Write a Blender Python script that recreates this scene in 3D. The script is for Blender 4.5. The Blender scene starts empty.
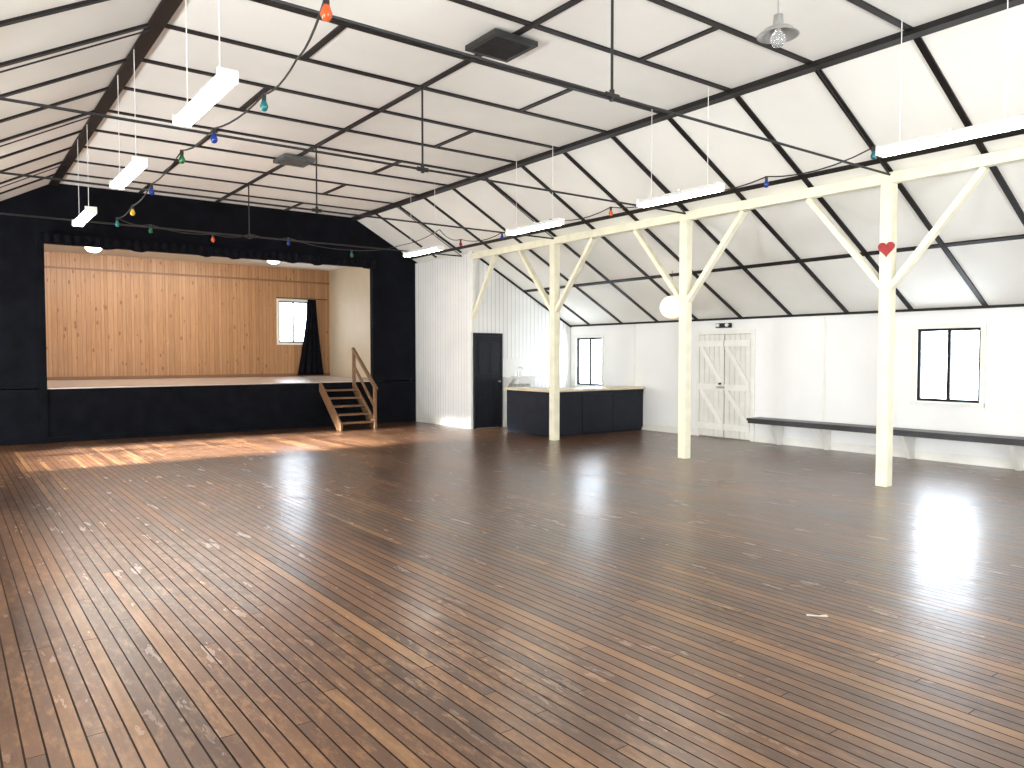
import bpy, bmesh, math, random
from mathutils import Vector
random.seed(7)
C = bpy.context
scene = C.scene

# ------------------------------------------------------------------ materials
def new_mat(name):
    m = bpy.data.materials.new(name); m.use_nodes = True
    nt = m.node_tree
    for n in list(nt.nodes): nt.nodes.remove(n)
    out = nt.nodes.new('ShaderNodeOutputMaterial')
    b = nt.nodes.new('ShaderNodeBsdfPrincipled')
    nt.links.new(b.outputs[0], out.inputs[0])
    return m, nt, b

class N:
    """tiny node helper"""
    def __init__(s, nt): s.nt = nt
    def val(s, sock, v):
        if isinstance(v, (int, float)): sock.default_value = v
        elif isinstance(v, tuple): sock.default_value = v
        else: s.nt.links.new(v, sock)
    def math(s, op, a, b=None, c=None, clamp=False):
        n = s.nt.nodes.new('ShaderNodeMath'); n.operation = op; n.use_clamp = clamp
        s.val(n.inputs[0], a)
        if b is not None: s.val(n.inputs[1], b)
        if c is not None: s.val(n.inputs[2], c)
        return n.outputs[0]
    def pos(s):
        g = s.nt.nodes.new('ShaderNodeNewGeometry')
        x = s.nt.nodes.new('ShaderNodeSeparateXYZ')
        s.nt.links.new(g.outputs['Position'], x.inputs[0])
        return x.outputs[0], x.outputs[1], x.outputs[2]
    def comb(s, x, y, z):
        n = s.nt.nodes.new('ShaderNodeCombineXYZ')
        s.val(n.inputs[0], x); s.val(n.inputs[1], y); s.val(n.inputs[2], z)
        return n.outputs[0]
    def noise(s, vec, scale=1, detail=3, rough=.5, dist=0):
        n = s.nt.nodes.new('ShaderNodeTexNoise')
        s.nt.links.new(vec, n.inputs['Vector'])
        n.inputs['Scale'].default_value = scale; n.inputs['Detail'].default_value = detail
        n.inputs['Roughness'].default_value = rough; n.inputs['Distortion'].default_value = dist
        return n.outputs[0]
    def white(s, vec):
        n = s.nt.nodes.new('ShaderNodeTexWhiteNoise'); n.noise_dimensions = '3D'
        s.nt.links.new(vec, n.inputs['Vector']); return n.outputs[0]
    def ramp(s, fac, stops, interp='LINEAR'):
        n = s.nt.nodes.new('ShaderNodeValToRGB'); cr = n.color_ramp; cr.interpolation = interp
        while len(cr.elements) < len(stops): cr.elements.new(.5)
        for e, (p, c) in zip(cr.elements, stops):
            e.position = p; e.color = (c[0], c[1], c[2], 1)
        s.val(n.inputs[0], fac); return n.outputs[0]
    def mix(s, fac, a, b, mode='MIX'):
        n = s.nt.nodes.new('ShaderNodeMix'); n.data_type = 'RGBA'; n.blend_type = mode
        s.val(n.inputs[0], fac)
        for k, v in ((6, a), (7, b)):
            if isinstance(v, tuple): n.inputs[k].default_value = (v[0], v[1], v[2], 1)
            else: s.nt.links.new(v, n.inputs[k])
        return n.outputs[2]
    def bump(s, h, strength, dist, bsdf, coat=None):
        n = s.nt.nodes.new('ShaderNodeBump')
        n.inputs['Strength'].default_value = strength; n.inputs['Distance'].default_value = dist
        s.nt.links.new(h, n.inputs['Height']); s.nt.links.new(n.outputs[0], bsdf.inputs['Normal'])
        if coat: s.nt.links.new(n.outputs[0], bsdf.inputs['Coat Normal'])

def paint(name, col, rough=.5, var=.06, scale=3.0, metal=0, bump=.0, spec=.5):
    m, nt, b = new_mat(name); h = N(nt)
    x, y, z = h.pos(); v = h.comb(x, y, z)
    n = h.noise(v, scale, 4)
    c2 = tuple(max(0, c * (1 - var * 2)) for c in col); c3 = tuple(min(1, c * (1 + var)) for c in col)
    nt.links.new(h.ramp(n, [(.3, c2), (.7, c3)]), b.inputs['Base Color'])
    b.inputs['Roughness'].default_value = rough; b.inputs['Metallic'].default_value = metal
    b.inputs['Specular IOR Level'].default_value = spec
    if bump: h.bump(h.noise(v, scale * 12, 3), bump, .01, b)
    return m

def emit(name, col, strength, base=(.9, .9, .9)):
    m, nt, b = new_mat(name); h = N(nt)
    x, y, z = h.pos()
    n = h.noise(h.comb(x, y, z), 6, 2)
    c2 = tuple(c * .93 for c in col)
    nt.links.new(h.ramp(n, [(.3, c2), (.7, col)]), b.inputs['Emission Color'])
    b.inputs['Emission Strength'].default_value = strength
    b.inputs['Base Color'].default_value = (*base, 1)
    b.inputs['Roughness'].default_value = .4
    return m

def floor_mat():
    m, nt, b = new_mat('floorboards'); h = N(nt)
    x, y, z = h.pos()
    W = .074
    xs = h.math('DIVIDE', x, W); i = h.math('FLOOR', xs); fr = h.math('FRACT', xs)
    r1 = h.white(h.comb(i, 3.3, 1.7))
    ys = h.math('ADD', h.math('DIVIDE', y, 3.0), h.math('MULTIPLY', r1, 7.0))
    j = h.math('FLOOR', ys); fy = h.math('FRACT', ys)
    r2 = h.white(h.comb(i, j, 5.1))
    gr = h.noise(h.comb(h.math('MULTIPLY', x, 45), h.math('MULTIPLY', y, 1.6), h.math('MULTIPLY', r2, 30)), 1, 5, .6, .6)
    t = h.math('ADD', h.math('MULTIPLY', r2, .75), h.math('MULTIPLY', gr, .3))
    col = h.ramp(t, [(.1, (.050, .019, .008)), (.40, (.092, .037, .015)), (.66, (.132, .056, .022)),
                     (.86, (.205, .097, .037)), (.98, (.30, .160, .066))])
    # broad traffic wear
    wear = h.noise(h.comb(x, h.math('MULTIPLY', y, .6), z), .5, 5, .65)
    wm = h.ramp(wear, [(.42, (0, 0, 0)), (.66, (.75, .75, .75))])
    col = h.mix(wm, col, (.040, .017, .008))
    # fine golden scuffs where the varnish has gone
    sc = h.noise(h.comb(h.math('MULTIPLY', x, 12), h.math('MULTIPLY', y, 4), 1.0), 1.6, 6, .75)
    zone = h.ramp(h.noise(h.comb(x, h.math('MULTIPLY', y, .8), 4.0), .45, 3, .5), [(.4, (.2, .2, .2)), (.65, (1, 1, 1))])
    scm = h.math('MULTIPLY', h.math('SUBTRACT', sc, .49, clamp=True), 3.6, clamp=True)
    scm = h.math('MULTIPLY', scm, zone)
    col = h.mix(scm, col, (.30, .155, .066))
    # grooves
    e = h.math('MINIMUM', fr, h.math('SUBTRACT', 1.0, fr))
    g = h.math('LESS_THAN', e, .055)
    ey = h.math('LESS_THAN', fy, .0014)
    gg = h.math('MAXIMUM', g, ey)
    ng = h.math('SUBTRACT', 1.0, gg)
    col = h.mix(h.math('MULTIPLY', gg, .93), col, (.004, .0025, .002))
    nt.links.new(col, b.inputs['Base Color'])
    rn = h.noise(h.comb(h.math('MULTIPLY', x, 5), h.math('MULTIPLY', y, 1.2), z), 1.3, 5, .65)
    nt.links.new(h.math('ADD', h.math('ADD', h.math('MULTIPLY', rn, .25), .22), h.math('MULTIPLY', r2, .08)), b.inputs['Roughness'])
    nt.links.new(h.math('ADD', h.math('MULTIPLY', ng, .42), .04), b.inputs['Specular IOR Level'])
    nt.links.new(h.math('MULTIPLY', h.math('MULTIPLY', ng, .62), h.math('SUBTRACT', 1.0, h.math('MULTIPLY', scm, .6))), b.inputs['Coat Weight'])
    b.inputs['Coat IOR'].default_value = 1.5
    nt.links.new(h.math('ADD', h.math('MULTIPLY', rn, .26), .11), b.inputs['Coat Roughness'])
    hh = h.math('ADD', h.math('MULTIPLY', gr, .12), h.math('MULTIPLY', ng, .4))
    hh = h.math('ADD', hh, h.math('MULTIPLY', rn, .55))
    hh = h.math('ADD', hh, h.math('MULTIPLY', sc, .25))
    hh = h.math('ADD', hh, h.math('MULTIPLY', r2, .15))
    h.bump(hh, .6, .005, b, coat=True)
    return m

def vboard_mat(name, axis, W, col, groove=(.35, .33, .3), rough=.5):
    m, nt, b = new_mat(name); h = N(nt)
    x, y, z = h.pos(); a = {'x': x, 'y': y}[axis]
    f = h.math('FRACT', h.math('DIVIDE', a, W))
    e = h.math('MINIMUM', f, h.math('SUBTRACT', 1.0, f))
    g = h.math('LESS_THAN', e, .06)
    n = h.noise(h.comb(x, y, z), 2.0, 4)
    base = h.ramp(n, [(.3, tuple(c * .92 for c in col)), (.7, col)])
    nt.links.new(h.mix(h.math('MULTIPLY', g, .6), base, groove), b.inputs['Base Color'])
    b.inputs['Roughness'].default_value = rough
    h.bump(h.math('SUBTRACT', 1.0, g), .5, .01, b)
    return m

def panel_mat():
    m, nt, b = new_mat('knotty_wood_panelling'); h = N(nt)
    x, y, z = h.pos()
    W = .20
    xs = h.math('DIVIDE', x, W); i = h.math('FLOOR', xs); fr = h.math('FRACT', xs)
    r = h.white(h.comb(i, 2.2, 1.1))
    e = h.math('MINIMUM', fr, h.math('SUBTRACT', 1.0, fr))
    g1 = h.math('LESS_THAN', e, .03)
    off = h.math('ADD', h.math('MULTIPLY', r, .4), .3)
    g2 = h.math('LESS_THAN', h.math('ABSOLUTE', h.math('SUBTRACT', fr, off)), .025)
    g = h.math('MAXIMUM', g1, g2)
    side = h.math('GREATER_THAN', fr, off)
    r3 = h.white(h.comb(i, side, 4.1))
    gr = h.noise(h.comb(h.math('MULTIPLY', x, 22), h.math('MULTIPLY', r3, 20), h.math('MULTIPLY', z, 1.5)), 1, 5, .6, 1.2)
    t = h.math('ADD', h.math('MULTIPLY', gr, .8), h.math('MULTIPLY', r3, .25))
    col = h.ramp(t, [(.2, (.25, .115, .045)), (.55, (.37, .195, .088)), (.85, (.45, .26, .13))])
    v = nt.nodes.new('ShaderNodeTexVoronoi'); v.inputs['Scale'].default_value = 1.0
    nt.links.new(h.comb(h.math('MULTIPLY', x, 6), h.math('MULTIPLY', r3, 9), h.math('MULTIPLY', z, 2.6)), v.inputs['Vector'])
    k = h.math('LESS_THAN', v.outputs['Distance'], .14)
    col = h.mix(h.math('MULTIPLY', k, .65), col, (.12, .045, .016))
    col = h.mix(h.math('MULTIPLY', g, .6), col, (.13, .055, .022))
    nt.links.new(col, b.inputs['Base Color']); b.inputs['Roughness'].default_value = .45
    return m

def wood_mat(name, c1, c2, ax='y', rough=.45):
    m, nt, b = new_mat(name); h = N(nt)
    x, y, z = h.pos()
    s = {'x': (2, 30, 30), 'y': (30, 2, 30), 'z': (30, 30, 2)}[ax]
    gr = h.noise(h.comb(h.math('MULTIPLY', x, s[0]), h.math('MULTIPLY', y, s[1]), h.math('MULTIPLY', z, s[2])), 1, 4, .6, .8)
    nt.links.new(h.ramp(gr, [(.3, c1), (.7, c2)]), b.inputs['Base Color'])
    b.inputs['Roughness'].default_value = rough
    return m

M_floor = floor_mat()
M_ceil = paint('ceiling_cream_paint', (.86, .85, .79), .6, .02, 1.2)
M_wall = paint('wall_white_paint', (.83, .83, .81), .5, .02, 1.0)
M_vx = vboard_mat('vertical_boards_white_a', 'x', .11, (.84, .84, .81))
M_vy = vboard_mat('vertical_boards_white_b', 'y', .11, (.84, .84, .81))
M_black = paint('stage_black_paint', (.0036, .0042, .0068), .8, .3, 4, bump=.2, spec=.1)
M_batt = paint('batten_dark_paint', (.010, .008, .008), .5, .2, 8, spec=.3)
M_cream = paint('post_cream_paint', (.80, .76, .58), .5, .05, 6)
M_trim = paint('trim_white_gloss', (.80, .79, .73), .35, .03, 5)
M_door = paint('door_offwhite', (.74, .73, .66), .45, .04, 5)
M_gap = paint('shadow_gap_grey', (.25, .24, .21), .7, .04, 5)
M_panel = panel_mat()
M_stagefloor = wood_mat('stage_floor_wood', (.40, .32, .27), (.52, .44, .38), 'x', .25)
M_stagecream = paint('stage_side_cream', (.50, .42, .30), .6, .03, 2)
M_stageceil = paint('stage_ceiling_paint', (.60, .58, .52), .6, .03, 2)
M_navy = paint('counter_dark_navy', (.007, .010, .018), .5, .2, 5, spec=.3)
M_ctop = wood_mat('counter_top_timber', (.62, .50, .34), (.76, .66, .48), 'x', .35)
M_doorblk = paint('door_black_gloss', (.006, .007, .012), .45, .2, 6, spec=.3)
M_stair = wood_mat('stair_timber', (.10, .045, .020), (.20, .11, .050), 'x')
M_alum = paint('window_dark_aluminium', (.012, .011, .010), .5, .1, 9, metal=.3, spec=.2)
M_metal = paint('steel', (.5, .5, .5), .3, .1, 9, metal=1)
M_white = paint('white_enamel', (.80, .80, .77), .35, .02, 6)
M_shade = paint('lamp_shade_enamel', (.30, .30, .28), .35, .05, 8)
M_tube = emit('fluorescent_tube', (1, .96, .87), 34)
M_stagetube = emit('stage_fluorescent_tube', (1, .95, .88), 105)
M_lantern = emit('paper_lantern_paper', (1, .80, .48), 1.0, (.85, .80, .66))
M_red = paint('heart_red', (.32, .008, .010), .3, .1, 9)
M_curt = paint('curtain_black', (.005, .005, .008), .9, .3, 10, spec=.1)
M_seat = paint('bench_dark_paint', (.018, .016, .018), .4, .2, 6)
M_vent = paint('vent_dark_metal', (.02, .02, .02), .5, .2, 9)
M_vent2 = paint('vent_grey_metal', (.10, .10, .095), .5, .2, 9)
M_wire = paint('black_cable', (.012, .012, .012), .5, .1, 9)
M_paper = paint('paper_scrap', (.60, .56, .52), .6, .05, 20)
def bulbmat(n, c):
    m = paint('bulb_' + n, c, .15, .05, 20); return m
BULBS = {'orange': bulbmat('orange', (.60, .09, .02)), 'teal': bulbmat('teal', (.01, .13, .14)),
         'blue': bulbmat('blue', (.01, .035, .24)), 'green': bulbmat('green', (.015, .12, .035)),
         'yellow': bulbmat('yellow', (.6, .36, .03)), 'red': bulbmat('red', (.35, .01, .01))}
m, nt, b = new_mat('clear_glass'); b.inputs['Base Color'].default_value = (.95, .97, .97, 1)
b.inputs['Roughness'].default_value = .05; b.inputs['Transmission Weight'].default_value = .9
M_glass = m

# ------------------------------------------------------------------ mesh builder
class MB:
    def __init__(s, name): s.name = name; s.v = []; s.f = []; s.mi = []; s.sm = []; s.mats = []
    def add(s, vs, fs, mat, smooth=False):
        if mat not in s.mats: s.mats.append(mat)
        k = s.mats.index(mat); o = len(s.v)
        s.v += [tuple(p) for p in vs]
        for f in fs: s.f.append([o + i for i in f]); s.mi.append(k); s.sm.append(smooth)
        return s
    def box(s, x0, x1, y0, y1, z0, z1, mat):
        vs = [(x, y, z) for z in (z0, z1) for y in (y0, y1) for x in (x0, x1)]
        return s.add(vs, [(0, 2, 3, 1), (4, 5, 7, 6), (0, 1, 5, 4), (2, 6, 7, 3), (0, 4, 6, 2), (1, 3, 7, 5)], mat)
    def bar(s, p, q, w, h, mat, up=(0, 0, 1)):
        p = Vector(p); q = Vector(q); d = (q - p).normalized(); u = Vector(up)
        a = d.cross(u).normalized(); c = a.cross(d).normalized()
        vs = []
        for P in (p, q):
            for sa, sc in ((-1, -1), (1, -1), (1, 1), (-1, 1)): vs.append(P + a * w / 2 * sa + c * h / 2 * sc)
        return s.add(vs, [(0, 1, 2, 3), (7, 6, 5, 4), (0, 4, 5, 1), (1, 5, 6, 2), (2, 6, 7, 3), (3, 7, 4, 0)], mat)
    def cyl(s, p, q, r, mat, n=10, r2=None):
        p = Vector(p); q = Vector(q); d = (q - p).normalized(); r2 = r if r2 is None else r2
        u = Vector((0, 0, 1)) if abs(d.z) < .9 else Vector((1, 0, 0))
        a = d.cross(u).normalized(); c = a.cross(d)
        vs = []
        for P, R in ((p, r), (q, r2)):
            for i in range(n):
                t = 2 * math.pi * i / n; vs.append(P + (a * math.cos(t) + c * math.sin(t)) * R)
        s.add(vs, [(i, (i + 1) % n, n + (i + 1) % n, n + i) for i in range(n)], mat, True)
        s.add(vs, [tuple(range(n))[::-1], tuple(range(n, 2 * n))], mat)
        return s
    def lathe(s, c, prof, mat, n=24):
        vs = []; fs = []
        for r, z in prof:
            for i in range(n):
                t = 2 * math.pi * i / n; vs.append((c[0] + r * math.cos(t), c[1] + r * math.sin(t), c[2] + z))
        for k in range(len(prof) - 1):
            for i in range(n):
                fs.append((k * n + i, k * n + (i + 1) % n, (k + 1) * n + (i + 1) % n, (k + 1) * n + i))
        return s.add(vs, fs, mat, True)
    def prism(s, pts, y0, y1, mat, plane='xz'):
        n = len(pts)
        if plane == 'xz': vs = [(a, y0, b) for a, b in pts] + [(a, y1, b) for a, b in pts]
        else: vs = [(y0, a, b) for a, b in pts] + [(y1, a, b) for a, b in pts]
        fs = [tuple(range(n)), tuple(range(n, 2 * n))[::-1]] + [(i, n + i, n + (i + 1) % n, (i + 1) % n) for i in range(n)]
        return s.add(vs, fs, mat)
    def build(s, parent=None, bevel=0):
        xs = [v[0] for v in s.v]; ys = [v[1] for v in s.v]; zs = [v[2] for v in s.v]
        o = Vector(((min(xs) + max(xs)) / 2, (min(ys) + max(ys)) / 2, min(zs)))
        me = bpy.data.meshes.new(s.name)
        me.from_pydata([Vector(v) - o for v in s.v], [], s.f)
        for mt in s.mats: me.materials.append(mt)
        for p, k, sm in zip(me.polygons, s.mi, s.sm): p.material_index = k; p.use_smooth = sm
        bm = bmesh.new(); bm.from_mesh(me); bmesh.ops.recalc_face_normals(bm, faces=bm.faces); bm.to_mesh(me); bm.free()
        ob = bpy.data.objects.new(s.name, me); ob.location = o
        C.collection.objects.link(ob)
        if bevel:
            md = ob.modifiers.new('bevel', 'BEVEL'); md.width = bevel; md.segments = 2; md.limit_method = 'ANGLE'
        if parent: ob.parent = parent
        return ob

# ------------------------------------------------------------------ dimensions
XL, XR = -2.8, 12.0          # outer side walls
FX0, FX1 = 1.66, 7.54        # flat ceiling limits
ZF, ZW = 4.72, 2.30          # flat ceiling / wall plate heights
YS, YB = 16.1, -4.5          # stage wall, back wall
YE = 13.7                    # aisle end wall
PX = 9.18                    # post line
PXL = -.42
POSTS = [-1.58, 1.55, 4.68, 7.81, 10.94]
BAY = 1.043
def zr(x): return ZF - (x - FX1) * (ZF - ZW) / (XR - FX1)
def zl(x): return ZF - (FX0 - x) * (ZF - ZW) / (FX0 - XL)

# ------------------------------------------------------------------ shell
MB('floor').box(XL - .15, XR + .15, YB - .15, YS + .1, -.12, 0, M_floor).build()
c = MB('ceiling')
c.box(FX0, FX1, YB, YS, ZF, ZF + .1, M_ceil)
c.prism([(FX1, ZF), (XR + .15, zr(XR + .15)), (XR + .15, zr(XR + .15) + .1), (FX1, ZF + .1)], YB, YS, M_ceil)
c.prism([(FX0, ZF), (FX0, ZF + .1), (XL - .15, zl(XL - .15) + .1), (XL - .15, zl(XL - .15))], YB, YS, M_ceil)
c.build()

def wall_y(name, x0, x1, y0, y1, z1, holes, mat):
    """wall running along Y with rectangular holes (ya,yb,za,zb)"""
    w = MB(name); y = y0
    for ya, yb, za, zb in sorted(holes):
        w.box(x0, x1, y, ya, 0, z1, mat)
        if za > 0: w.box(x0, x1, ya, yb, 0, za, mat)
        w.box(x0, x1, ya, yb, zb, z1, mat); y = yb
    w.box(x0, x1, y, y1, 0, z1, mat); w.build()
WR = [(12.62, 13.50, .90, 2.0), (4.74, 5.64, .90, 2.0), (.6, 1.5, .90, 2.0)]
wall_y('wall_right', XR, XR + .15, YB, YE, ZW, WR, M_wall)
WL = [(-2.5, -1.0, .9, 2.0), (2.0, 3.5, .9, 2.0), (6, 7.5, .9, 2.0), (12.3, 14.8, .9, 2.0)]
wall_y('wall_left', XL - .15, XL, YB, YS, ZW, WL, M_wall)
# back wall (behind the camera)
w = MB('wall_back')
w.prism([(XL, 0), (3.2, 0), (3.2, ZF), (FX0, ZF), (XL, ZW)], YB - .15, YB, M_wall)
w.prism([(3.2, 2.4), (5.8, 2.4), (5.8, ZF), (3.2, ZF)], YB - .15, YB, M_wall)
w.prism([(5.8, 0), (XR, 0), (XR, ZW), (FX1, ZF), (5.8, ZF)], YB - .15, YB, M_wall)
w.build()
# aisle end walls
MB('wall_aisle_end').prism([(PX - .04, 0), (XR, 0), (XR, ZW), (PX - .04, zr(PX - .04))], YE, YE + .1, M_vx).build()
MB('wall_aisle_side').prism([(YE + .1, 0), (YS, 0), (YS, zr(PX + .06) - .0), (YE + .1, zr(PX + .06))], PX - .04, PX + .06, M_vy, 'yz').build()
# stage (proscenium) wall
OX0, OX1, OZ0, OZ1 = 1.5, 8.0, 1.0, 3.62
w = MB('wall_stage')
w.prism([(XL, 0), (OX0, 0), (OX0, zl(OX0)), (XL, ZW)], YS, YS + .12, M_black)
w.prism([(OX0, OZ1), (OX1, OZ1), (OX1, zr(OX1)), (FX1, ZF), (FX0, ZF), (OX0, zl(OX0))], YS, YS + .12, M_black)
w.prism([(OX1, 0), (PX + .06, 0), (PX + .06, zr(PX + .06)), (OX1, zr(OX1))], YS, YS + .12, M_black)
w.box(OX0, OX1, YS, YS + .12, 0, OZ0 - .02, M_black)
w.build()
# trims on black wall : framing strips
t = MB('trim_1')
t.box(OX0 - .12, OX0, YS - .03, YS, 0, OZ1 + .12, M_black)
t.box(OX1, OX1 + .12, YS - .03, YS, 0, OZ1 + .12, M_black)
t.box(OX0, OX1, YS - .03, YS, OZ1, OZ1 + .12, M_black)
t.build()

# ------------------------------------------------------------------ stage house
SY = 21.0; SX0, SX1 = .2, 9.05; SZ = 4.05
MB('stage_floor').box(SX0, SX1, YS + .0, SY, OZ0 - .02, OZ0, M_stagefloor).build()
MB('wall_stage_right').box(SX1, SX1 + .1, YS + .12, SY, OZ0, SZ, M_stagecream).build()
MB('wall_stage_left').box(SX0 - .1, SX0, YS + .12, SY, OZ0, SZ, M_panel).build()
MB('ceiling_stage').box(SX0, SX1, YS + .12, SY, SZ, SZ + .1, M_stageceil).build()
w = MB('wall_stage_back'); bx0, bx1, bz0, bz1 = 7.55, 8.42, 1.95, 3.12
w.box(SX0, bx0, SY, SY + .1, OZ0, SZ, M_panel).box(bx1, SX1, SY, SY + .1, OZ0, SZ, M_panel)
w.box(bx0, bx1, SY, SY + .1, OZ0, bz0, M_panel).box(bx0, bx1, SY, SY + .1, bz1, SZ, M_panel); w.build()
M_jt = wood_mat('panel_joint_trim', (.17, .08, .036), (.22, .11, .05), 'x')
MB('trim_2').box(SX0, SX1, SY - .02, SY, 3.65, 3.70, M_jt).box(SX0, SX1, SY - .02, SY, OZ0, OZ0 + .08, M_jt).build()

# windows --------------------------------------------------------
def window_x(name, xw, ya, yb, za, zb, s=1):
    """window in a wall of constant x; interior on side -s"""
    w = MB(name); f = .04; xa, xb = xw + .03, xw + .07
    w.box(xa, xb, ya, ya + f, za, zb, M_alum).box(xa, xb, yb - f, yb, za, zb, M_alum)
    w.box(xa, xb, ya + f, yb - f, za, za + f, M_alum).box(xa, xb, ya + f, yb - f, zb - f, zb, M_alum)
    ym = (ya + yb) / 2; w.box(xa, xb, ym - .022, ym + .022, za + f, zb - f, M_alum)
    if xw > 5:   # architrave on room side
        a = .07
        w.box(xw - .02, xw, ya - a, ya, za - a, zb + a, M_trim).box(xw - .02, xw, yb, yb + a, za - a, zb + a, M_trim)
        w.box(xw - .02, xw, ya, yb, zb, zb + a, M_trim).box(xw - .045, xw, ya - a, yb + a, za - .04, za, M_trim)
    w.build()
for k, (ya, yb, za, zb) in enumerate(WR): window_x('window_%d' % (k + 1), XR, ya, yb, za, zb)
for k, (ya, yb, za, zb) in enumerate(WL): window_x('window_%d' % (k + 5), XL - .15, ya, yb, za, zb)
M_wf = paint('window_frame_grey', (.22, .22, .22), .5, .05, 8)
w = MB('window_4'); f = .045
w.box(bx0, bx0 + f, SY + .02, SY + .07, bz0, bz1, M_wf).box(bx1 - f, bx1, SY + .02, SY + .07, bz0, bz1, M_wf)
w.box(bx0, bx1, SY + .02, SY + .07, bz0, bz0 + f, M_wf).box(bx0, bx1, SY + .02, SY + .07, bz1 - f, bz1, M_wf)
xm = (bx0 + bx1) / 2; w.box(xm - .02, xm + .02, SY + .02, SY + .07, bz0, bz1, M_wf)
w.box(bx0 - .06, bx1 + .06, SY - .02, SY, bz1, bz1 + .06, M_trim).box(bx0 - .06, bx1 + .06, SY - .02, SY, bz0 - .06, bz0, M_trim)
w.box(bx0 - .06, bx0, SY - .02, SY, bz0, bz1, M_trim).box(bx1, bx1 + .06, SY - .02, SY, bz0, bz1, M_trim); w.build()

# ------------------------------------------------------------------ ceiling beams and battens
t = MB('trim_3')   # heavy edge beams
t.box(FX0 - .07, FX0 + .07, YB, YS - .05, ZF - .06, ZF + .0, M_batt)
t.box(FX1 - .07, FX1 + .07, YB, YS - .05, ZF - .06, ZF + .0, M_batt)
t.build()
t = MB('trim_4')   # cover battens
nb = []
y = 4.68 - 8 * BAY
while y < YS - .2: nb.append(y); y += BAY
bw = .065
def slope_bar(xa, xb, zf, y, w=bw):
    n = .012
    t.bar((xa, y, zf(xa) - n), (xb, y, zf(xb) - n), w, .025, M_batt, up=(0, 0, 1))
for k, y in enumerate(nb):
    t.box(FX0 + .07, FX1 - .07, y - bw / 2, y + bw / 2, ZF - .02, ZF, M_batt)
    xe = XR - .0 if y < YE - .05 else PX - .05
    slope_bar(FX1 + .05, xe, zr, y); slope_bar(FX0 - .05, XL, zl, y)
    if k % 2 == 0:
        y2 = min(y + BAY, YS)
        for x in (3.10, 5.96): t.box(x - bw / 2, x + bw / 2, y, y2, ZF - .019, ZF, M_batt)
cx = 4.52
t.box(cx - bw / 2, cx + bw / 2, YB, YS, ZF - .022, ZF, M_batt)
def long_bar(x, zf, y1, sgn, w=bw):
    s = (ZF - ZW) / (XR - FX1) * sgn
    nv = Vector((s, 0, 1)).normalized()
    z = zf(x) - .012
    t.bar((x, YB, z), (x, y1, z), w, .025, M_batt, up=nv)
long_bar(10.6, zr, YE, 1); long_bar(9.0, zr, YS, 1)
long_bar(.25, zl, YS, -1); long_bar(-1.3, zl, YS, -1)
t.box(XR - .03, XR, YB, YE, ZW - .03, ZW + .01, M_batt)
t.box(XL, XL + .03, YB, YS, ZW - .03, ZW + .01, M_batt)
t.bar((PX, YE - .012, zr(PX) - .03), (XR, YE - .012, zr(XR) - .03), .02, .04, M_batt)
t.build()
# vents
def vent(x, y, s, mat):
    v = MB('ceiling_vent'); h = s / 2; z = ZF - .022
    v.box(x - h, x + h, y - h, y - h + .05, z - .05, z, mat).box(x - h, x + h, y + h - .05, y + h, z - .05, z, mat)
    v.box(x - h, x - h + .05, y - h + .05, y + h - .05, z - .05, z, mat).box(x + h - .05, x + h, y - h + .05, y + h - .05, z - .05, z, mat)
    n = 8
    for i in range(n):
        yy = y - h + .08 + i * (s - .16) / (n - 1)
        v.bar((x - h + .05, yy, z - .035), (x + h - .05, yy, z - .035), .035, .008, mat, up=(0, .6, 1))
    v.box(x - h + .05, x + h - .05, y - h + .05, y + h - .05, z - .008, z, M_batt); v.build()
vent(4.52, 6.22, .52, M_vent); vent(4.52, 11.8, .5, M_vent2)

# ------------------------------------------------------------------ posts, top plates, braces
BZ0, BZ1 = 3.66, 3.79
def post_line(px, ys, yend):
    dz = zl(px) - 3.83 if px < 1 else 0
    b_ = MB('top_plate_beam'); b_.box(px - .055, px + .055, YB, yend, BZ0 + dz, BZ1 + dz, M_cream); b_.build(bevel=.004)
    for y in ys:
        p = MB('timber_post'); h = .07
        p.box(px - h, px + h, y - h, y + h, 0, BZ0 + dz, M_cream)
        for s in (-1, 1):
            p.bar((px, y + s * .05, 2.42 + dz), (px, y + s * 1.06, BZ0 - .01 + dz), .07, .10, M_cream, up=(1, 0, 0))
        p.build(bevel=.006)
post_line(PX, POSTS, YE)
post_line(PXL, POSTS + [14.07], YS - .05)
p = MB('corner_brace'); p.bar((PX, YE - .0, 2.36), (PX, YE - .86, BZ0 - .01), .07, .09, M_cream, up=(1, 0, 0))
p.box(PX - .05, PX + .05, YE - .06, YE, 2.1, BZ0, M_trim); p.build(bevel=.005)

# tie rods with centre hangers
for y in POSTS[1:] + [14.07]:
    r = MB('tie_rod'); z = 3.76
    xe = PX - .05; xl = .04
    r.cyl((xl, y - .03, z), (xe, y - .03, z), .014, M_wire, 8)
    r.cyl((cx, y - .03, z), (cx, y - .03, ZF - .02), .012, M_wire, 8)
    r.cyl((cx - .07, y - .03, z), (cx + .07, y - .03, z), .026, M_wire, 10)
    r.cyl((cx, y - .03, z - .04), (cx, y - .03, z + .05), .022, M_wire, 10)
    r.cyl((FX1, y - .03, ZF - .07), (xe, y - .03, z), .008, M_wire, 6)
    r.cyl((FX0, y - .03, ZF - .07), (xl, y - .03, z), .008, M_wire, 6)
    r.build()

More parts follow.
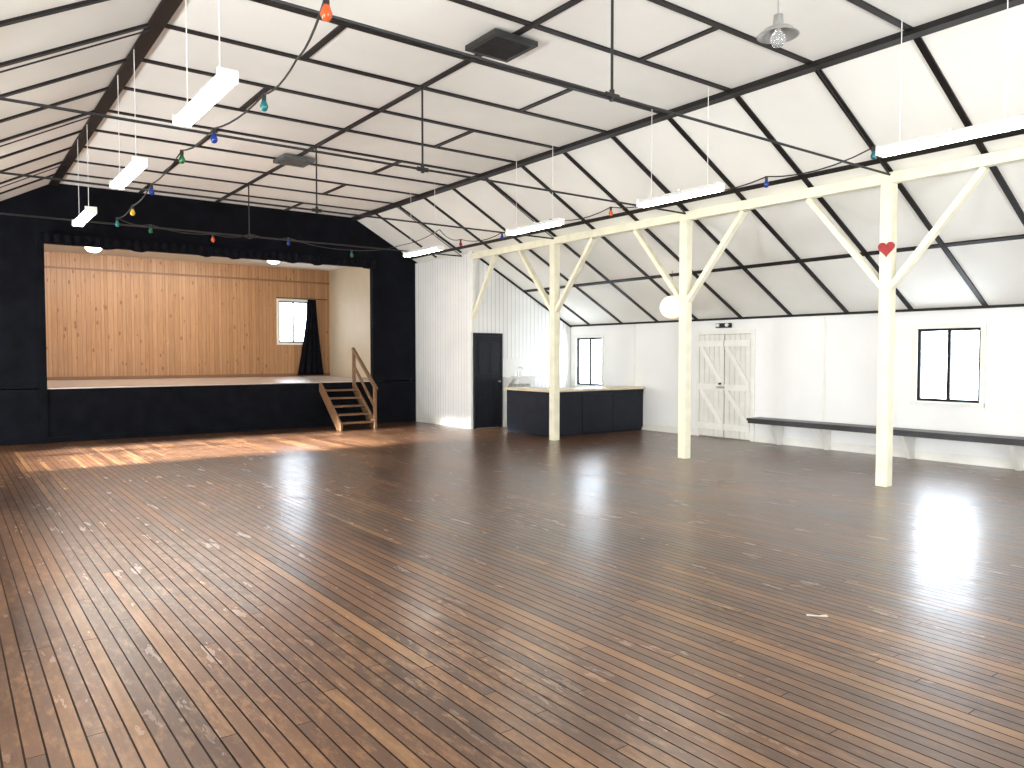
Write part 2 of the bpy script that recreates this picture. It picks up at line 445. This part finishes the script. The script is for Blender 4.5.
# ------------------------------------------------------------------ fluorescents
def fluoro(x, y, z, L=1.24):
    f = MB('hanging_fluorescent_light'); h = L / 2
    f.prism([(x - .035, z + .05), (x + .035, z + .05), (x + .07, z), (x - .07, z)], y - h, y + h, M_white)
    for s in (-1, 1):
        f.box(x - .07, x + .07, y + s * h - .012, y + s * h + .012, z - .04, z + .05, M_white)
        f.cyl((x, y + s * (h - .18), z + .05), (x, y + s * (h - .18), ZF - .0 if FX0 < x < FX1 else zl(x) - .0), .0045, M_white, 6)
        f.cyl((x + s * .045, y - h + .01, z - .022), (x + s * .045, y + h - .01, z - .022), .018, M_tube, 10)
    f.cyl((x, y, z + .05), (x, y, z + .08), .02, M_white, 8)
    f.build()
for y in (3.14, 6.25, 9.07, 12.4): fluoro(7.2, y, 3.53)
for y in (6.0, 8.9, 12.0): fluoro(1.6, y, 3.50)

# enamel pendant
p = MB('pendant_lamp'); c0 = (4.62, 3.14, 3.80)
p.lathe(c0, [(.0, .12), (.03, .12), (.035, .06), (.05, .045), (.10, .02), (.135, -.015), (.14, -.02), (.13, -.018), (.09, .01), (.04, .03), (0, .03)], M_shade, 28)
p.lathe(c0, [(0, -.10), (.03, -.09), (.05, -.06), (.052, -.03), (.035, .0), (.02, .03)], M_glass, 20)
p.cyl((c0[0], c0[1], c0[2] + .12), (c0[0], c0[1], ZF - .0), .005, M_shade, 8)
p.cyl((c0[0], c0[1], ZF - .03), (c0[0], c0[1], ZF - .0), .04, M_white, 12)
p.build()

# paper lantern
p = MB('paper_lantern'); c0 = (10.5, 9.24, 2.46); R = .215; prof = []
for i in range(61):
    a = math.pi * (.04 + .92 * i / 60); rr = R * math.sin(a) * (1 - .012 * abs(math.sin(i * math.pi / 3)))
    prof.append((rr, -R * math.cos(a) * .95))
p.lathe(c0, prof, M_lantern, 28)
p.cyl((c0[0], c0[1], c0[2] + R * .9), (c0[0], c0[1], zr(c0[0]) - .0), .004, M_wire, 6); p.build()

# festoon strings
def festoon(pts, sag, bulbs):
    f = MB('festoon_lights')
    for i in range(len(pts) - 1):
        a = Vector(pts[i]); b = Vector(pts[i + 1]); prev = a; n = 6
        for k in range(1, n + 1):
            t_ = k / n; q = a.lerp(b, t_); q.z -= sag * 4 * t_ * (1 - t_)
            f.cyl(prev, q, .008, M_wire, 6); prev = q
    for i, col in bulbs:
        x, y, z = pts[i]
        f.cyl((x, y, z + .005), (x, y, z - .05), .018, M_wire, 10)
        f.lathe((x, y, z - .05), [(.016, 0), (.022, -.015), (.032, -.04), (.033, -.055), (.022, -.08), (0, -.09)], BULBS[col], 12)
    f.build()
festoon([(1.75, 2.0, 4.05), (1.71, 3.97, 3.55), (2.02, 5.2, 3.66), (2.15, 6.26, 3.73), (2.08, 7.44, 3.72), (2.04, 8.47, 3.73), (2.12, 10.3, 3.72), (2.14, 11.6, 3.66), (2.14, 12.76, 3.66),
         (2.75, 13.5, 3.72), (3.73, 13.5, 3.66), (4.4, 13.5, 3.72), (5.05, 13.5, 3.72), (6.28, 13.5, 3.60), (7.4, 13.6, 3.8), (8.3, 13.6, 4.2)], .05,
        [(1, 'orange'), (3, 'teal'), (4, 'blue'), (5, 'green'), (6, 'blue'), (7, 'yellow'), (8, 'teal'), (9, 'green'), (10, 'orange'), (12, 'blue'), (13, 'green')])
festoon([(8.3, 1.4, 3.95), (8.3, 2.9, 3.9), (8.3, 4.41, 3.90), (8.3, 5.78, 3.83), (8.3, 7.2, 3.9), (8.3, 8.55, 3.88), (8.3, 10, 3.9), (8.3, 11.4, 3.86), (8.3, 12.8, 3.9), (8.3, 13.6, 4.2)], .09,
        [(1, 'red'), (2, 'teal'), (3, 'blue'), (4, 'green'), (5, 'orange'), (6, 'yellow'), (7, 'blue'), (8, 'red')])

# ------------------------------------------------------------------ heart on post
h = MB('heart_decoration'); n = 48; pts = []
for i in range(n):
    t_ = 2 * math.pi * i / n
    hx = 16 * math.sin(t_) ** 3; hy = 13 * math.cos(t_) - 5 * math.cos(2 * t_) - 2 * math.cos(3 * t_) - math.cos(4 * t_)
    pts.append((4.66 + hx * .0062, 2.88 + hy * .0062))
h.prism(pts, PX - .090, PX - .0705, M_red, 'yz'); h.build(bevel=.004)

# ------------------------------------------------------------------ right wall: doors, bench, trims
def double_door():
    d = MB('door_1'); y0, y1, z1 = 8.62, 9.82, 2.0; x = XR
    a = .08
    d.box(x - .035, x, y0 - a, y0, 0, z1 + a, M_trim).box(x - .035, x, y1, y1 + a, 0, z1 + a, M_trim).box(x - .035, x, y0, y1, z1, z1 + a, M_trim)
    ym = (y0 + y1) / 2
    d.box(x - .010, x, y0, y1, .0, z1, M_gap)
    for ya, yb in ((y0 + .008, ym - .008), (ym + .008, y1 - .008)):
        n = 5; w = (yb - ya) / n
        for i in range(n): d.box(x - .024, x - .010, ya + i * w + .004, ya + (i + 1) * w - .004, .02, z1 - .008, M_door)
        for zc in (.22, .98, 1.82): d.box(x - .048, x - .024, ya, yb, zc - .06, zc + .06, M_trim)
        d.bar((x - .034, ya + .04, .28), (x - .034, yb - .04, .92), .09, .02, M_trim, up=(1, 0, 0))
        d.bar((x - .034, ya + .04, 1.04), (x - .034, yb - .04, 1.76), .09, .02, M_trim, up=(1, 0, 0))
    d.box(x - .06, x - .048, ym - .03, ym + .16, .96, 1.0, M_metal)
    d.cyl((x - .09, ym + .07, 1.05), (x - .045, ym + .07, 1.05), .022, M_wire, 10)
    d.build(bevel=.003)
double_door()
e = MB('emergency_light'); e.box(XR - .07, XR, 9.07, 9.40, 2.12, 2.21, M_doorblk)
for yy in (9.13, 9.34): e.cyl((XR - .07, yy, 2.17), (XR - .10, yy, 2.17), .033, M_white, 14)
e.build(bevel=.005)
# wall trims
t = MB('trim_5')
for y in (7.16, 10.35, 11.6, 3.9, 2.7, 6.05): t.box(XR - .014, XR, y - .02, y + .02, .14, ZW - .03, M_trim)
t.box(XR - .012, XR, 3.92, 4.66, .80, .82, M_trim)
t.build()
MB('baseboard_right').box(XR - .018, XR, YB, 8.53, 0, .14, M_trim).box(XR - .018, XR, 9.91, 11.4, 0, .14, M_trim).build()
MB('baseboard_aisle').box(9.98, XR, YE - .018, YE, 0, .14, M_trim).box(PX - .058, PX - .04, YE, YS - .05, 0, .14, M_trim).build()
MB('baseboard_stage').box(XL, 6.6, YS - .02, YS, 0, .1, M_black).box(7.6, PX - .06, YS - .02, YS, 0, .1, M_black).build()

bn = MB('wall_bench'); x0, x1 = XR - .42, XR - .02
bn.box(x0, x1, -1.0, 8.42, .425, .465, M_seat)
bn.box(x0 + .01, x0 + .03, -1.0, 8.40, .375, .425, M_seat)
bn.box(x1 - .02, x1, -1.0, 8.40, .33, .43, M_trim)
for y in (7.97, 7.05, 5.67, 4.19, 2.75, 1.3, -.2):
    bn.prism([(x1, .43), (x0 + .04, .43), (x0 + .04, .37), (x1 - .10, .0), (x1, .0)], y - .035, y + .035, M_trim)
bn.build(bevel=.003)

# ------------------------------------------------------------------ aisle end: black door, basin shelf, counter
d = MB('door_2'); xa, xb, z1 = 9.24, 9.90, 2.02; y = YE
d.box(xa, xb, y - .035, y, .01, z1, M_doorblk)
d.box(xa - .05, xa, y - .045, y, 0, z1 + .06, M_doorblk).box(xb, xb + .06, y - .045, y, 0, z1 + .06, M_doorblk).box(xa, xb, y - .045, y, z1, z1 + .06, M_doorblk)
w_ = (xb - xa)
for zc0, zc1 in ((.15, .55), (.65, 1.05), (1.2, 1.88)):
    for k in (0, 1):
        px0 = xa + .08 + k * (w_ / 2 - .02); px1 = px0 + w_ / 2 - .14
        d.box(px0, px1, y - .045, y - .035, zc0, zc1, M_doorblk)
d.cyl((xb - .06, y - .035, 1.02), (xb - .06, y - .09, 1.02), .012, M_metal, 10)
d.lathe((xb - .06, y - .10, 1.02), [(0, -.028), (.02, -.02), (.028, 0), (.02, .02), (0, .028)], M_metal, 14)
d.build(bevel=.004)

s = MB('wall_basin_shelf')
s.box(9.98, 10.75, YE - .36, YE, 1.09, 1.12, M_white)
s.box(9.98, 10.75, YE - .02, YE, 1.12, 1.52, M_white)
s.box(10.16, 10.60, YE - .34, YE - .05, .96, 1.09, M_white)
for xx in (10.08, 10.66): s.prism([(YE, 1.09), (YE - .3, 1.09), (YE, .84)], xx - .015, xx + .015, M_white, 'yz')
s.cyl((10.38, YE - .07, 1.12), (10.38, YE - .07, 1.34), .012, M_metal, 10)
s.cyl((10.38, YE - .07, 1.33), (10.38, YE - .22, 1.31), .010, M_metal, 10)
s.cyl((10.38, YE - .22, 1.315), (10.38, YE - .22, 1.27), .011, M_metal, 10)
for xx in (10.30, 10.46): s.cyl((xx, YE - .07, 1.12), (xx, YE - .07, 1.19), .018, M_metal, 8)
s.build(bevel=.004)

k = MB('bar_counter'); cx0, cx1, cy0, cy1 = 9.40, 11.97, 11.32, 12.75; H = .88
k.box(cx0, cx1, cy0, cy0 + .05, .06, H, M_navy)
k.box(cx0, cx0 + .05, cy0 + .05, cy1, .06, H, M_navy)
k.box(cx0 + .03, cx1, cy0 + .03, cy0 + .07, 0, .06, M_navy).box(cx0 + .03, cx0 + .07, cy0 + .07, cy1, 0, .06, M_navy)
k.box(cx0 + .05, cx1, cy0 + .05, cy0 + .5, .40, .43, M_navy)
k.box(cx0 + .45, cx0 + .5, cy0 + .55, cy1, .06, H, M_navy).box(cx0 + .05, cx1, cy0 + .5, cy0 + .55, .7, H, M_navy)
for xx in (10.25, 11.1): k.box(xx - .02, xx + .02, cy0 - .012, cy0, .06, H, M_navy)
k.box(cx0 - .012, cx1, cy0 - .012, cy0, .80, H, M_navy)
k.box(cx0 - .06, cx1, cy0 - .06, cy0 + .58, H, H + .045, M_ctop)
k.box(cx0 - .06, cx0 + .55, cy0 + .58, cy1 + .02, H, H + .045, M_ctop)
k.build(bevel=.005)

# ------------------------------------------------------------------ stage stairs
st = MB('stage_stairs'); sx0, sx1 = 6.66, 7.50; yt, yb_ = YS - .05, YS - 1.12; nst = 5
for k_ in range(nst):
    z = OZ0 * (k_ + 1) / (nst + 1); yy = yb_ + (yt - yb_) * k_ / nst
    st.box(sx0 + .04, sx1 - .04, yy - .02, yy + .245, z - .035, z, M_stair)
for xx in (sx0, sx1 - .045):
    st.prism([(yb_ - .06, 0), (yb_ + .14, 0), (yt, .80), (yt, OZ0 - .01), (yt - .06, OZ0 - .01), (yb_ - .06, .14)], xx, xx + .045, M_stair, 'yz')
hx = sx1 - .02
st.box(hx - .03, hx + .03, yb_ - .05, yb_ + .02, .0, .92, M_stair)
st.box(hx - .03, hx + .03, yt - .08, yt - .01, .95, 1.72, M_stair)
st.bar((hx, yb_ - .10, .86), (hx, yt, 1.75), .065, .06, M_stair)
st.bar((hx, yb_ - .0, .48), (hx, yt - .04, 1.36), .03, .07, M_stair)
st.build(bevel=.004)

# stage ceiling lights, pelmet and curtains
f = MB('stage_fluorescent_light')
f.box(1.0, 6.35, 18.60, 18.74, SZ - .055, SZ - .001, M_white)
f.cyl((1.05, 18.64, SZ - .075), (6.3, 18.64, SZ - .075), .02, M_stagetube, 10)
f.cyl((1.05, 18.70, SZ - .075), (6.3, 18.70, SZ - .075), .02, M_stagetube, 10)
f.build()
M_oy = emit('oyster_glass', (1, .95, .88), 12)
for x, y in ((2.75, 19.3), (6.72, 19.0)):
    o_ = MB('oyster_ceiling_light')
    o_.lathe((x, y, SZ), [(.19, 0), (.19, -.03), (.17, -.03)], M_white, 28)
    o_.lathe((x, y, SZ), [(.17, -.03), (.165, -.07), (.13, -.12), (.07, -.15), (0, -.16)], M_oy, 28); o_.build()

def drape(name, xa, xb, z_top, z_bot, y, folds, amp, mat, edge=None, xa_b=None, xb_b=None, nz=14):
    n = folds * 8; d_ = MB(name); vs = []; fs = []
    xa_b = xa if xa_b is None else xa_b; xb_b = xb if xb_b is None else xb_b
    for j in range(nz + 1):
        t_ = j / nz; tt = t_ ** 1.3
        for i in range(n + 1):
            s_ = i / n
            x = (xa + (xb - xa) * s_) * (1 - tt) + (xa_b + (xb_b - xa_b) * s_) * tt
            zb = z_bot + (edge(s_) if edge else 0)
            vs.append((x, y + amp * math.sin(s_ * folds * 2 * math.pi + .6 * math.sin(s_ * 9)) * (.6 + .4 * t_), z_top + (zb - z_top) * t_))
    for j in range(nz):
        for i in range(n):
            a = j * (n + 1) + i; fs.append((a, a + 1, a + n + 2, a + n + 1))
    d_.add(vs, fs, mat, True); ob = d_.build()
    md = ob.modifiers.new('thick', 'SOLIDIFY'); md.thickness = .008
    return ob
drape('stage_pelmet', OX0 - .05, OX1 + .05, 3.80, 3.61, YS - .08, 40, .022, M_curt, lambda s_: .03 * math.sin(s_ * 70) + .02 * math.sin(s_ * 23), nz=4)
drape('stage_window_curtain', 8.36, 8.60, 3.18, 1.03, SY - .12, 4, .04, M_curt, None, 8.04, 8.82)
cr = MB('curtain_rod'); cr.cyl((7.45, SY - .10, 3.2), (8.95, SY - .10, 3.2), .012, M_wire, 8)
cr.cyl((7.5, SY, 3.2), (7.5, SY - .10, 3.2), .01, M_wire, 8).cyl((8.9, SY, 3.2), (8.9, SY - .10, 3.2), .01, M_wire, 8); cr.build()

# scrap of paper on the floor
ps = MB('paper_scrap'); ps.add([(4.20, 2.60, .004), (4.29, 2.51, .003), (4.31, 2.535, .007), (4.26, 2.56, .005), (4.22, 2.615, .007)], [(0, 1, 2, 3, 4)], M_paper); ps.build()

# ------------------------------------------------------------------ light
wd = bpy.data.worlds.new('World'); scene.world = wd; wd.use_nodes = True
bg = wd.node_tree.nodes['Background']; bg.inputs[0].default_value = (.80, .90, 1, 1); bg.inputs[1].default_value = 16

def area(name, loc, rot, sx, sy, power, col=(1, 1, 1), spread=180):
    l = bpy.data.lights.new(name, 'AREA'); l.shape = 'RECTANGLE'; l.size = sx; l.size_y = sy; l.energy = power; l.color = col
    l.spread = math.radians(spread)
    o = bpy.data.objects.new(name, l); o.location = loc; o.rotation_euler = rot; C.collection.objects.link(o); return o
# daylight entering the windows of the left wall and the back entrance
for (ya, yb, za, zb) in WL:
    area('window_daylight', (XL + .02, (ya + yb) / 2, (za + zb) / 2), (0, math.radians(-100), 0), zb - za, yb - ya, 270, (.98, .99, 1))
area('entrance_daylight', (4.5, YB + .02, 1.2), (math.radians(96), 0, 0), 2.6, 2.3, 450, (.98, .99, 1))
# narrow area light added at the unseen stage-end window to throw the floor patch
ya, yb, za, zb = WL[3]
area('floor_patch_area_light', (XL + .05, (ya + yb) / 2, (za + zb) / 2), (0, math.radians(-78), 0), zb - za, yb - ya, 520, (1, .98, .95), 8)

# ------------------------------------------------------------------ camera
cam = bpy.data.cameras.new('camera'); cam.sensor_width = 36; cam.lens = 760 / 1024 * 36
co = bpy.data.objects.new('camera', cam); co.location = (0, 0, 1.6)
co.rotation_euler = (math.radians(90 - 2.18), 0, math.radians(-36.8)); C.collection.objects.link(co); scene.camera = co
scene.view_settings.view_transform = 'Standard'
scene.view_settings.exposure = 0.0
